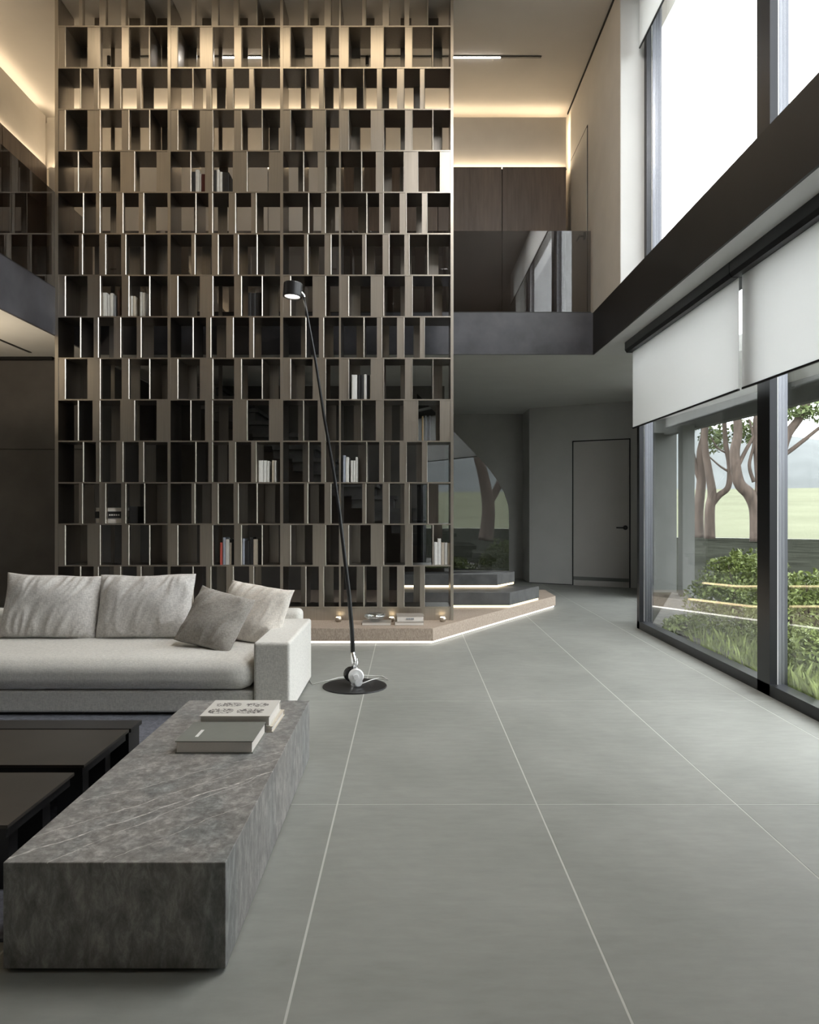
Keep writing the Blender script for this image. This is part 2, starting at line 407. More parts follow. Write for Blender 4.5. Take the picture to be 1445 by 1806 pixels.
# upper storey
ST('ceiling', 'ceiling_paint', -5.6, 2.9, YB-0.1, 10.7, ZC, ZC+0.15)
ST('wall_back_upper', 'plaster_tan', -5.5, 2.75, 10.5, 10.65, ZS, ZC)
ST('wall_left_upper', 'plaster_tan', -5.45, -5.3, YB, 10.6, ZS, ZC)
wru = ST('wall_right_upper', 'plaster_tan', XR, 2.66, 7.73, 10.6, ZS, ZC)
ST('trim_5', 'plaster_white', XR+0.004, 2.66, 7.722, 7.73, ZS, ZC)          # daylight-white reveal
ST('trim_6', 'black_gap', XR-0.014, XR, 7.73, 10.24, ZC-0.022, ZC)
# raised plaster panels with hidden strips, back and left
ST('wall_panel_back', 'plaster_tan', -4.96, 2.17, 10.12, 10.14, 6.03, 6.737)
bx('cove_light', 'led_cove_top', -4.9, 2.12, 10.16, 10.19, 6.72, 6.735, bpy.data.objects['wall_panel_back'])
bx('cove_light', 'led_cove', 2.135, 2.15, 10.16, 10.18, 6.05, 6.72, bpy.data.objects['wall_panel_back'])
ST('wall_panel_left', 'plaster_tan', -4.99, -4.97, YB+0.3, 10.10, 6.03, 6.747)
bx('cove_light', 'led_cove_top', -5.04, -5.01, YB+0.4, 10.05, 6.73, 6.745, bpy.data.objects['wall_panel_left'])
# wall at the rear of the hall has the same hidden strip
ST('wall_panel_rear', 'plaster_tan', -4.9, 2.1, YB+0.12, YB+0.16, 4.4, 6.80)
bx('cove_light', 'led_cove_top', -4.8, 2.0, YB+0.05, YB+0.09, 6.72, 6.75, bpy.data.objects['wall_panel_rear'])

# gallery door in the right wall
gd = empty('door_2', (XR, 9.6, ZS), kind='structure')
bx('door_leaf', 'plaster_tan', XR-0.010, XR-0.001, 9.14, 10.03, ZS+0.01, 6.09, gd)
for a in ((9.118, 9.134), (10.036, 10.052)): bx('door_frame', 'black_gap', XR-0.006, XR, a[0], a[1], ZS, 6.112, gd)
bx('door_frame', 'black_gap', XR-0.006, XR, 9.134, 10.036, 6.096, 6.112, gd)
hd = MB().tube([(XR-0.01, 9.24, 4.78), (XR-0.07, 9.24, 4.78)], 0.013, 10).tube([(XR-0.07, 9.23, 4.78), (XR-0.07, 9.40, 4.78)], 0.012, 10)
hd.lathe([(0, 0), (0.05, 0), (0.05, 0.012), (0, 0.012)], (XR-0.01, 9.24, 4.78), 16, (-1, 0, 0)); hd.build('door_handle', 'black_metal', gd)

# windows
def window(name, x, yend, ys, z0, z1, YW):
    w = empty(name, (x, yend, z0), kind='structure')
    bx('bottom_rail', 'frame_dark', x, x+0.11, YW, yend, z0, z0+0.085, w)
    bx('top_rail', 'frame_dark', x, x+0.11, YW, yend, z1-0.07, z1, w)
    bx('stile', 'frame_dark', x, x+0.05, yend-0.085, yend, z0, z1, w)
    bx('stile', 'frame_white', x+0.05, x+0.058, yend-0.09, yend, z0, z1, w)
    bx('stile', 'frame_grey', x+0.058, x+0.15, yend-0.10, yend, z0, z1, w)
    prev = yend-0.05
    for y in ys:
        bx('mullion', 'frame_dark', x, x+0.055, y-0.19, y, z0, z1, w)
        bx('mullion', 'frame_white', x+0.055, x+0.062, y-0.19, y, z0, z1, w)
        bx('mullion', 'frame_grey', x+0.062, x+0.14, y-0.17, y-0.03, z0, z1, w)
        bx('pane', 'window_glass', x+0.07, x+0.082, y-0.1, prev, z0+0.05, z1-0.04, w); prev = y-0.1
    bx('pane', 'window_glass', x+0.07, x+0.082, YW, prev, z0+0.05, z1-0.04, w)
    return w
window('window_1', XW, 8.42, [5.52], 0, ZL, 3.3)
window('window_2', 2.475, 7.73, [5.23, 2.5], ZS, ZC, YW)
ST('trim_7', 'plaster_white', 2.40, 2.9, YW, 7.73, ZC-0.01, ZC)

# ------------------------------------------------------------------ gallery railings
r = empty('glass_railing', (0, YG+0.01, ZS), 'smoked glass railing along the rear gallery above the staircase', 'railing')
ends = [XG+0.02, -1.75, 0.30, XR-0.02]
for a, b_ in zip(ends, ends[1:]):
    bx('glass_panel', 'rail_glass', a, b_-0.006, YG+0.004, YG+0.018, ZS-0.02, 4.707, r)
bx('base_channel', 'black_metal', XG+0.02, XR-0.02, YG+0.001, YG+0.026, ZS-0.012, ZS+0.012, r)
r = empty('glass_railing', (XG-0.01, 4, ZS), 'smoked glass railing along the left gallery at the picture edge', 'railing')
for a, b_ in ((YB+0.1, -1.0), (-1.0, 2.0), (2.0, 5.2), (5.2, YG-0.02)):
    bx('glass_panel', 'rail_glass', XG-0.018, XG-0.004, a, b_-0.006, ZS-0.02, 4.75, r)
bx('base_channel', 'black_metal', XG-0.026, XG-0.001, YB+0.1, YG-0.02, ZS-0.012, ZS+0.012, r)

# ------------------------------------------------------------------ gallery cabinets
def cabinet(x0, x1, label, mat='cabinet_wood', handle=None):
    c = empty('wall_cabinet', ((x0+x1)/2, 10.3, ZS), label, 'cabinet', 'tall cabinets along the rear gallery wall')
    bx('body', mat, x0+0.002, x1-0.002, 10.03, 10.28, ZS, 5.985, c)
    bx('plinth', 'black_gap', x0+0.004, x1-0.004, 10.025, 10.03, ZS, ZS+0.06, c)
    d = bx('door', mat, x0+0.006, x1-0.006, 10.0, 10.026, ZS+0.062, 6.0, c)
    if handle: bx('handle', 'chrome', handle, handle+0.09, 9.975, 10.0, 4.60, 4.615, d)
cabinet(1.277, 2.15, 'dark brown wood cabinet beside the gallery door, tallest seen right of the bookcase')
cabinet(0.404, 1.277, 'dark brown wood cabinet left of the seam behind the smoked railing', handle=0.44)
cabinet(-0.28, 0.404, 'warm brown wood cabinet seen through the right bay of the bookcase', handle=-0.43+0.17)
cabinet(-0.92, -0.28, 'warm brown wood cabinet seen through cells just right of the thin middle bay', handle=-0.40)
px_ = [-4.88, -3.9, -2.9, -1.9, -0.92]
nm = ['leftmost', 'second', 'third', 'fourth']
for i in range(4):
    cabinet(px_[i], px_[i+1], f'pale beige cabinet behind the bookcase on the gallery, {nm[i]} of four from the left', 'pale_panel', px_[i+1]-0.14)
s = ST('trim_8', 'black_gap', -4.88, 2.16, 10.03, 10.29, 5.986, 5.99)
bx('cabinet_top_light', 'led_cove', -4.86, 2.13, 10.05, 10.075, 5.995, 6.012, s)
ys = [10.0, 8.9, 7.8, 6.7, 5.6, 4.5]
onm = ['touching the rear cabinets', 'second from the rear wall', 'third from the rear wall', 'fourth from the rear wall', 'fifth from the rear wall']
for i in range(5):
    c = empty('wall_cabinet', (-5.0, ys[i]-0.5, ZS), f'dark wood cabinet on the left gallery, {onm[i]}', 'cabinet', 'tall cabinets along the left gallery wall')
    bx('body', 'cabinet_wood', -5.28, -4.93, ys[i+1]+0.002, ys[i]-0.002, ZS, 5.985, c)
    bx('door', 'cabinet_wood', -4.926, -4.90, ys[i+1]+0.006, ys[i]-0.006, ZS+0.06, 6.0, c)
ST('wall_left_gallery', 'cabinet_wood', -5.28, -4.9, YB, 4.49, ZS, 6.0)
s = ST('trim_9', 'black_gap', -5.29, -4.93, YB+0.2, 10.0, 5.986, 5.99)
bx('cabinet_top_light', 'led_cove', -4.955, -4.935, YB+0.3, 9.98, 5.995, 6.012, s)

# ceiling track
tr = empty('track_light', (0, 8.96, ZC), 'long thin black ceiling track with short lit white segments above the gallery', 'light')
bx('channel', 'black_metal', -3.4, X(955, 8.96), 8.945, 8.975, ZC-0.012, ZC, tr)
for a, b_ in ((390, 465), (800, 883)):
    bx('lit_segment', 'led_track', X(a, 8.96), X(b_, 8.96), 8.950, 8.970, ZC-0.016, ZC-0.010, tr)
for a in (192, 648):
    MB().tube([(X(a, 8.96), 8.96, ZC), (X(a, 8.96), 8.96, ZC-0.11)], 0.022, 12).build('spot_head', 'black_metal', tr)
# recessed wall-washer in the ceiling in front of the bookcase
ww = empty('wall_washer', (-1.6, 6.95, ZC), 'recessed linear ceiling light washing down the bookcase front', 'light')
bx('trim_frame', 'black_metal', -3.75, 0.5, 6.86, 7.04, ZC-0.012, ZC, ww)
bx('diffuser', 'led_wash', -3.72, 0.47, 6.89, 7.01, ZC-0.018, ZC-0.010, ww)
cl = empty('ceiling_fill_light', (1.5, 4.5, ZC), 'added unseen fill light panel above the open tiled floor', 'light')  # fill panel added out of view to brighten floor, seat and marble top
bx('trim_frame', 'black_metal', 1.12, 1.88, 3.22, 5.63, ZC-0.012, ZC, cl)
bx('diffuser', 'led_fill', 1.15, 1.85, 3.25, 5.60, ZC-0.018, ZC-0.010, cl)
# slot light in the lower ceiling at the left
lt = empty('slot_light', (-4.9, 8.4, ZL), 'thin black slot light in the lower ceiling at the left edge', 'light')
a = Vector((X(10, 8.2), 8.2, ZL)); 
bx('housing', 'black_metal', -4.50, -4.47, 8.0, 8.75, ZL-0.008, ZL, lt)
ul = empty('uplighter', (-4.75, 6.9, 0), 'slim standing uplighter past the left edge, glowing onto the lower ceiling', 'lamp')
MB().lathe([(0, 0), (0.15, 0), (0.15, 0.015), (0.0, 0.02)], (-4.75, 6.9, 0), 28).build('base', 'black_metal', ul)
MB().tube([(-4.75, 6.9, 0.015), (-4.75, 6.9, 1.85)], 0.013, 12).build('pole', 'black_metal', ul)
MB().lathe([(0.02, 1.84), (0.10, 1.90), (0.16, 2.0), (0.165, 2.02), (0.15, 2.02), (0.09, 1.92), (0.0, 1.91)], (-4.75, 6.9, 0), 28).build('bowl', 'black_metal', ul)
MB().lathe([(0, 1.985), (0.135, 1.985), (0.135, 1.992), (0, 1.992)], (-4.75, 6.9, 0), 24).build('diffuser', 'led_uplighter', ul)

# ------------------------------------------------------------------ roller blinds
def blind(label, x, ya, yb, z0, z1, cas=True):
    o = empty('roller_blind', (x, yb, z1), label, 'blind', 'roller blinds on the tall windows')
    bx('cloth', 'blind_cloth', x, x+0.004, ya, yb, z0, z1-0.03, o)
    bx('hem_bar', 'frame_dark', x-0.004, x+0.010, ya, yb, z0-0.014, z0, o)
    if cas:
        c = MB(); yy0, yy1 = ya-0.005, yb+0.045
        prof = [(x-0.075, z1), (x-0.075, z1-0.085), (x-0.055, z1-0.115), (x+0.05, z1-0.115), (x+0.05, z1)]
        c.slab([(p[0], yy1, p[1]) for p in prof], (0, yy0-yy1, 0)); c.build('cassette', 'frame_dark', o)
    return o
blind('white roller blind half lowered over the lower window, nearer the door', 2.50, 5.575, 8.20, 2.265, ZL)
blind('white roller blind half lowered over the lower window, cut by the photo edge', 2.50, 3.34, 5.515, 2.265, ZL)
blind('white roller blind rolled almost up at the top of the upper window', 2.40, 0.5, 7.65, 6.15, ZC, False)

# ------------------------------------------------------------------ platform with light strip
pl = empty('platform', (0, 8, 0), 'low brown platform with an angled corner and a glowing strip beneath', 'platform')
poly = [(-4.2, 7.374), (0.25, 7.374), (2.03, 10.14), (2.03, 10.9), (-3.84, 10.9), (-3.84, 9.0), (-4.2, 9.0)]
MB().prism(poly, 0.035, 0.165).build('deck', 'platform_wood', pl, bevel=0.003, seg=1)
ins = [(-4.1, 7.45), (0.21, 7.45), (1.95, 10.15), (1.95, 10.85), (-3.84, 10.85), (-3.84, 9.0), (-4.1, 9.0)]
MB().prism(ins, 0.0, 0.035).build('recessed_base', 'black_gap', pl)
l1 = MB().prism([(-4.1, 7.395), (0.239, 7.395), (2.01, 10.15), (1.99, 10.16), (0.23, 7.415), (-4.1, 7.415)], 0.012, 0.034)
l1.build('light_strip', 'led_white', pl)

# ------------------------------------------------------------------ staircase
stc = empty('staircase', (1.0, 9.5, 0.165), 'dark stone staircase with lit block steps and a glass side behind the bookcase', 'staircase')
d = Vector((0.54, 0.84)).normalized()
def step_poly(x, y, L, xl):   # front right corner x,y ; side runs along d ; left end xl
    return [(xl, y), (x, y), (x+d.x*L, y+d.y*L), (xl, y+d.y*L)]
def block(x, y, L, xl, z0, z1, name='block_step'):
    p = step_poly(x, y, L, xl)
    o = MB().prism(p, z0, z1).build(name, 'stone_step', stc, bevel=0.004, seg=1)
    q = MB().prism([(xl, y+0.012), (x-0.004, y+0.012), (x+d.x*L-0.012, y+d.y*L), (x+d.x*L-0.03, y+d.y*L), (x-0.02, y+0.035), (xl, y+0.035)], z0-0.026, z0-0.002)
    q.build('light_strip', 'led_warm', o)
    MB().prism(step_poly(x-0.05, y+0.06, L-0.08, xl), z0-0.03, z0).build('riser_base', 'black_gap', o)
block(1.23, 8.90, 0.90, -0.05, 0.195, 0.35)
block(1.146, 9.46, 0.53, -0.05, 0.38, 0.52)
zt = 0.52; k = 0; xr = 1.20
while zt + 0.17 < 3.15:
    zt += 0.17
    bx('tread', 'stone_step', xr-0.62, xr, 10.04, 11.12, zt-0.05, zt, stc)
    bx('riser', 'stone_step', xr-0.62, xr-0.05, 10.09, 11.12, zt-0.17, zt-0.05, stc)
    xr -= 0.27
gd_ = Vector((0.966, 0.258, 0)).normalized(); gO = Vector((1.36, 9.93, 0))
def gp(x, z):
    t = (x-1.36)/gd_.x; p = gO + gd_*t; return (p.x, p.y, z)
cur = [(1.36, 0.53), (1.36, 1.30), (1.345, 1.42), (1.29, 1.58), (1.20, 1.74), (1.07, 1.91), (0.90, 2.09), (0.626, 2.36), (0.3, 2.68), (0.12, 2.86), (0.12, 0.60)]
MB().slab([gp(x, z) for x, z in cur], Vector((-0.258, 0.966, 0))*0.014).build('glass_side', 'stair_glass', stc)

# ------------------------------------------------------------------ bookcase
BY0, BY1 = 7.90, 8.27
S = BY0/F
def bX(px): return (px-VX)*S
ZB0, RH = 0.305, 0.4448
ZTOP = ZC-0.004
bc = empty('bookcase', (bX(448), BY0, 0.165), 'floor to ceiling bronze bookcase screen of staggered metal panels and open cells', 'bookcase')
def fbox(name, *b_):        # bronze piece darkened for cell shade, plain bronze on its front edge
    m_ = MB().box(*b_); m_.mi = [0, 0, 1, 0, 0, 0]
    return m_.build(name, ['bronze_shaded', 'bronze'], bc)
bx('plinth', 'bronze', bX(99), bX(799), BY0+0.006, BY1, 0.165, ZB0-0.01, bc)
for p, w in ((100, 3.0), (298.5, 2.6), (497, 2.6), (599.8, 1.6), (797.5, 2.6)):
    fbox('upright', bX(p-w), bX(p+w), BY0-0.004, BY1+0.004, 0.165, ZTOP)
bays = [(102, 297, 100), (300, 495.5, 298.5), (499, 598.8, 497.5), (601, 795.5, 600)]
PAT = {
 'A': ([(0, 15), (54, 77.5), (114.5, 128)], [(15, 32), (72, 79), (106, 126), (166, 183)], [15, 164]),
 'B': ([(65, 74), (100.5, 113.5), (141, 149.5)], [(25, 42), (69, 85), (130, 151)], [42]),
 'C': ([(63, 77), (112, 138), (176, 198)], [(20, 38), (73, 90), (105, 125), (171, 185)], [38]),
 'D': ([(69, 77), (105, 117.5), (144.5, 154)], [(28, 47), (71, 88), (135, 155)], [47]),
 'E': ([(39, 46), (75, 87), (113.5, 122.5)], [(42, 58), (106, 126), (157, 176)], [155]),
}
ROWS = 'BAEDCABAEDCABAE'      # from the plinth up
def rowz(k): return ZB0 + k*RH
for k, ch in enumerate(ROWS):
    za, zb = rowz(k)+0.007, min(rowz(k+1)-0.007, ZTOP)
    fr, bk, dv = PAT[ch]
    for (x0, x1, off) in bays:
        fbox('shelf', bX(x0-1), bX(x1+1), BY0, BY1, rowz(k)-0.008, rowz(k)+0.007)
        lim = x1 + 1
        for a, b_ in fr:
            a, b_ = off+a, off+b_
            if a > lim-3: continue
            a, b_ = max(a, x0-1), min(b_, lim)
            m_ = MB().box(bX(a), bX(b_), BY0+0.004, BY0+0.014, za, zb)
            if b_ < lim-3: m_.prism([(bX(b_)-0.009, BY0-0.004), (bX(b_)-0.005, BY0-0.004), (bX(b_)+0.001, BY0+0.002), (bX(b_)+0.001, BY0+0.05), (bX(b_)-0.009, BY0+0.05)], za, zb)
            m_.build('front_panel', 'bronze', bc)
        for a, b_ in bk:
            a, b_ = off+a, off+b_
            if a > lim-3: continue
            bx('back_panel', 'bronze_shaded', bX(a), bX(min(b_, lim)), BY1-0.014, BY1-0.004, za, zb, bc)
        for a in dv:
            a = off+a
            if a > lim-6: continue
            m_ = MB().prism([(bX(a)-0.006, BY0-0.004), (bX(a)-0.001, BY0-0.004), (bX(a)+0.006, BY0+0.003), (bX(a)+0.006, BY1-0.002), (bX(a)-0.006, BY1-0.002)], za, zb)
            m_.mi = [0, 0, 1, 1, 0, 0, 0]; m_.build('divider', ['bronze_shaded', 'bronze'], bc)

# ------------------------------------------------------------------ books
COLR = {'white': (0.74, 0.74, 0.72), 'black': (0.018, 0.018, 0.02), 'cream': (0.60, 0.54, 0.45), 'brown': (0.10, 0.06, 0.045),
        'red': (0.50, 0.10, 0.08), 'grey': (0.27, 0.28, 0.30), 'blue grey': (0.35, 0.38, 0.46), 'dark red': (0.14, 0.03, 0.03), 'tan': (0.42, 0.30, 0.15)}
COLR['beige'] = (0.36, 0.325, 0.285)
for n_, c in COLR.items(): simple('cover_'+n_.replace(' ', '_'), c, 0.45, 0, 0.06, 30)
ORD = ['first', 'second', 'third', 'fourth', 'fifth', 'sixth', 'seventh', 'eighth', 'ninth', 'tenth', 'eleventh', 'twelfth', 'thirteenth', 'fourteenth', 'fifteenth']
def book_mesh(w, h, dp, mb=None, lay=False):
    """upright book: spine toward -Y, thickness along X, origin at the foot of its spine"""
    m_ = mb or MB(); t = min(0.004, w*0.18); m_.cur = 0
    m_.box(-w/2, -w/2+t, 0.004, dp, 0, h); m_.box(w/2-t, w/2, 0.004, dp, 0, h)
    # slightly rounded spine
    n = 5; pts = []
    for i in range(n+1):
        a = -math.pi/2 + math.pi*i/n
        pts.append((math.sin(a)*w/2, 0.004 - 0.004*math.cos(a)))
    m_.prism(pts + [(w/2-t, 0.009), (-w/2+t, 0.009)], 0, h)
    m_.cur = 1; m_.box(-w/2+t, w/2-t, 0.009, dp-0.004, 0.004, h-0.004); m_.cur = 0
    return m_
def upright_books(row_from_top, where, lst, yy=7.955):
    k = 15-row_from_top; z = rowz(k)+0.007; s_ = yy/F
    n = len(lst)
    for i, (x0, x1, yt, c) in enumerate(lst):
        w = (x1-x0)*s_-0.001; x = ((x0+x1)/2-VX)*s_
        h = (Z(yt, yy)) - z; dp = random.uniform(0.16, 0.21)
        seen = f'{c} book, {ORD[i]} of {n} {where}'
        o = book_mesh(w, h, dp).build('book', ['cover_'+c.replace(' ', '_'), 'paper'], label=seen, cat='book', group='books standing in the bookcase')
        o.location = (x, yy, z)
random.seed(4)
upright_books(5, 'in left set on fifth shelf down', [(339, 344.5, 303, 'black'), (344.8, 351.5, 299, 'white'), (352, 355, 306, 'white'), (355.5, 362, 307, 'dark red')])
upright_books(5, 'in right set on fifth shelf down', [(376.5, 382, 300, 'black'), (382.3, 386.5, 299, 'white'), (387, 392, 303, 'white'), (392.5, 404, 304, 'black')])
upright_books(8, 'in left set on eighth shelf down', [(181, 188.5, 516, 'white'), (189, 193, 520, 'white'), (194, 199.5, 517, 'white'), (200, 204, 521, 'grey'), (207, 212, 512, 'brown')])
upright_books(8, 'in right set on eighth shelf down', [(229, 234, 522, 'white'), (234.3, 238.5, 522, 'cream'), (246.5, 251, 515, 'white'), (251.4, 256.5, 516, 'white'), (257, 262.5, 518, 'grey')])
upright_books(8, 'standing left of the floor lamp head', [(437.5, 442.5, 516, 'black'), (443, 450.5, 517, 'black'), (451, 459.5, 516, 'black')])
upright_books(10, 'on tenth shelf down, right of lamp stem', [(620.5, 630, 661, 'white'), (630.5, 635.5, 661, 'black'), (636, 641.5, 661, 'black'), (642, 647, 660, 'white'), (647.5, 652, 662, 'black'), (652.5, 655, 661, 'white')])
upright_books(12, 'on twelfth shelf down, left of lamp stem', [(456, 464, 812, 'white'), (464.3, 470, 812, 'white'), (470.5, 474.5, 813, 'white'), (479.5, 483.5, 812, 'cream'), (484, 487.5, 812, 'white')])
upright_books(12, 'on twelfth shelf down, right of lamp stem', [(605, 609.5, 803, 'blue grey'), (610, 615.5, 806, 'white'), (618.5, 622.5, 812, 'white'), (623, 627, 812, 'white'), (627.3, 631, 806, 'white')])
upright_books(14, 'on shelf just above the sofa cushions', [(388, 392, 957, 'red'), (393, 397.5, 948, 'blue grey'), (398, 404.5, 951, 'white'), (405, 408.5, 957, 'cream'), (409, 413.5, 951, 'black'), (427, 431.5, 950, 'blue grey'), (432, 440, 954, 'black'), (440.5, 446.5, 948, 'black'), (447, 455, 951, 'cream'), (455.5, 461, 955, 'black')])
upright_books(14, 'on low shelf at bookcase right end', [(766, 772, 956, 'white'), (772.3, 778, 950, 'white'), (778.5, 784, 957, 'cream'), (784.5, 789.5, 957, 'white'), (790, 794.5, 958, 'cream')])
upright_books(11, 'thin ones on eleventh shelf down, right bay', [(744.5, 747, 734, 'tan'), (750, 752.5, 733, 'grey'), (757, 759.5, 733, 'grey')], 8.06)
# white spine marks on a few black books
simple('print_white', (0.75, 0.75, 0.73), 0.6)
# horizontal stack behind the lower left panels
z = rowz(2)+0.007
def flat_book(name, w, dp, t, c, loc, rz, label, cat='book', group=None, marks=None):
    e = empty(name, loc, label, cat, group); e.rotation_euler = (0, 0, rz)
    m_ = MB(); tk = 0.004
    m_.box(-w/2, w/2, 0, dp, t-tk, t); m_.box(-w/2, w/2, 0, dp, 0, tk); m_.box(-w/2, w/2, dp-tk, dp, tk, t-tk)
    q = bpy.data.meshes.new('cover'); 
    q.from_pydata([tuple(v) for v in m_.v], [], m_.f); q.materials.append(M[c]); o = bpy.data.objects.new('cover', q); COL.objects.link(o); o.parent = e
    m2 = MB(); m2.box(-w/2+0.005, w/2-0.005, 0.005, dp-tk, tk, t-tk)
    q2 = bpy.data.meshes.new('pages'); q2.from_pydata([tuple(v) for v in m2.v], [], m2.f); q2.materials.append(M['paper']); o2 = bpy.data.objects.new('pages', q2); COL.objects.link(o2); o2.parent = e
    ORG[o.name] = Vector(loc)
    return e, o
def marks(o, name, boxes, mat):
    m_ = MB()
    for b_ in boxes: m_.box(*b_)
    q = bpy.data.meshes.new(name); q.from_pydata([tuple(v) for v in m_.v], [], m_.f); q.materials.append(M[mat])
    oo = bpy.data.objects.new(name, q); COL.objects.link(oo); oo.parent = o; return oo
yy = 7.97
xc = X(195, yy)
flat_book('book', 0.325, 0.24, 0.058, 'cover_grey', (xc, yy, z), 0, 'grey book at the bottom of the flat stack behind bronze panels')
e, o = flat_book('book', 0.335, 0.25, 0.072, 'cover_black', (xc, yy, z+0.058), 0, 'black book with a white spine mark in the flat stack')
bx_m = MB()
sp_ = [(-0.06, -0.035, -0.0015, 0.001, 0.030, 0.052), (-0.055, -0.045, -0.0015, 0.001, 0.018, 0.030)]
for i in range(5): sp_.append((-0.015+i*0.024, 0.001+i*0.024, -0.0015, 0.001, 0.026, 0.042))
bx('spine_face', 'cover_black', xc-0.166, xc+0.166, yy-0.0005, yy+0.004, z+0.060, z+0.128, None).parent = None
spine = bpy.data.objects['spine_face']; spine.parent = e; spine.location = (-xc, -yy, -(z+0.058))
marks(o, 'spine_lettering', sp_, 'print_white')
flat_book('book', 0.325, 0.24, 0.040, 'cover_white', (xc, yy, z+0.130), 0, 'white book on top of the flat stack behind bronze panels')
o = bx('storage_box', 'cover_black', X(226.5, yy), X(242, yy), yy+0.02, yy+0.23, z, Z(893, yy), label='small dark box beside the flat stack of books in the left bay', cat='box', bevel=0.004, seg=2)
o = None

# ------------------------------------------------------------------ things on the platform
zp = 0.165
def uplight(px, label):
    y = 7.80; x = X(px, y)
    e = empty('uplight', (x, y, zp), label, 'light', 'small uplights at the foot of the bookcase')
    MB().lathe([(0.0, 0), (0.020, 0), (0.032, 0.012), (0.036, 0.028), (0.033, 0.042), (0.028, 0.046)], (x, y, zp), 20).build('housing', 'bronze', e, smooth=True)
    MB().lathe([(0.0, 0.0455), (0.026, 0.0465), (0.022, 0.050), (0.0, 0.052)], (x, y, zp), 20).build('lens', 'led_spot', e)
uplight(597, 'small bronze uplight at the foot of the middle bookcase pole')
uplight(691, 'small bronze uplight between the glass bowl and the books')
uplight(781, 'small bronze uplight near the right end of the bookcase')
yb_ = 7.55
flat_book('book', 0.30, 0.20, 0.030, 'cover_beige', (X(664, yb_), yb_, zp), 0, 'flat beige book under the glass bowl on the platform')
flat_book('book', 0.30, 0.21, 0.035, 'cover_beige', (X(722, yb_), yb_, zp), 0, 'lower beige book of the pair on the platform')
e, o = flat_book('book', 0.28, 0.20, 0.062, 'cover_beige', (X(724, yb_), yb_+0.005, zp+0.035), 0.03, 'upper beige book of the pair on the platform, with small lettering')
marks(o, 'lettering', [(-0.04+i*0.02, -0.025+i*0.02, -0.001, 0.0006, 0.022, 0.040) for i in range(4)], 'cover_grey')
bo = empty('glass_bowl', (X(661, yb_), yb_+0.09, zp+0.03), 'clear blown glass bowl standing on a flat book on the platform', 'bowl')
prof = [(0.0, 0), (0.045, 0), (0.055, 0.008), (0.09, 0.03), (0.118, 0.055), (0.105, 0.075), (0.078, 0.083), (0.072, 0.078), (0.10, 0.068), (0.108, 0.056), (0.082, 0.036), (0.04, 0.016), (0.0, 0.014)]
MB().lathe(prof, (X(661, yb_), yb_+0.09, zp+0.03), 28).build('bowl_body', 'bowl_glass', bo, smooth=True)
MB().lathe([(0.0, 0.016), (0.042, 0.018), (0.06, 0.03), (0.05, 0.045), (0.0, 0.05)], (X(661, yb_), yb_+0.09, zp+0.03), 20).build('glass_core', 'bowl_glass', bo, smooth=True)

# ------------------------------------------------------------------ sofa and cushions
SX1 = -0.757; SY0, SY1 = 4.77, 5.83
so = empty('sofa', (-2.2, 5.3, 0), 'low light grey fabric sofa with one thick square arm', 'sofa')
bx('arm', 'sofa_fabric', X(447, SY0), SX1-0.008, SY0, SY1, 0.02, 0.491, so, bevel=0.02, seg=4, smooth=False)
bx('base', 'sofa_fabric', -3.65, X(447, SY0)-0.004, SY0+0.02, SY1-0.05, 0.03, 0.172, so, bevel=0.015, seg=3)
bx('backrest', 'sofa_fabric', -3.65, -0.85, SY1-0.02, SY1+0.19, 0.05, 0.555, so, bevel=0.045, seg=5)
for fx in (-3.4, -1.2): bx('foot', 'black_metal', fx, fx+0.12, SY0+0.08, SY1-0.1, 0.0, 0.03, so)
# seat cushion: soft box with a rolled front
def soft_box(x0, x1, y0, y1, z0, z1, r, puff, nx, ny, nz, seed=0, wr=0.0):
    bm = bmesh.new(); bmesh.ops.create_cube(bm, size=2.0)
    bmesh.ops.subdivide_edges(bm, edges=list(bm.edges), cuts=max(nx, 8), use_grid_fill=True)
    cx, cy, cz = (x0+x1)/2, (y0+y1)/2, (z0+z1)/2; hx, hy, hz = (x1-x0)/2, (y1-y0)/2, (z1-z0)/2
    for v in bm.verts:
        p = Vector((v.co.x*hx, v.co.y*hy, v.co.z*hz))
        q = Vector((max(-hx+r, min(hx-r, p.x)), max(-hy+r, min(hy-r, p.y)), max(-hz+r, min(hz-r, p.z))))
        d_ = p-q
        if d_.length > 1e-6: p = q + d_.normalized()*r*min(1.0, max(abs(d_.x), abs(d_.y), abs(d_.z))/r)
        u_, w_ = v.co.x, v.co.y
        if v.co.z > 0: p.z += puff*(1-u_**4)*(1-w_**4)*v.co.z
        if wr:
            n_ = mnoise.noise(Vector((p.x*7+seed, p.y*3, p.z*3)))
            p += Vector((0, -1, 0.5))*n_*wr
        v.co = p + Vector((cx, cy, cz))
    return bm
bm = soft_box(-3.62, X(447, SY0)-0.008, SY0-0.01, SY1-0.03, 0.172, 0.372, 0.085, 0.02, 30, 30, 30, 3, 0.004)
me = bpy.data.meshes.new('seat_cushion')
for v in bm.verts: v.co -= ORG['sofa']
bm.to_mesh(me); bm.free(); me.materials.append(M['sofa_fabric'])
for p in me.polygons: p.use_smooth = True
o = bpy.data.objects.new('seat_cushion', me); COL.objects.link(o); o.parent = so

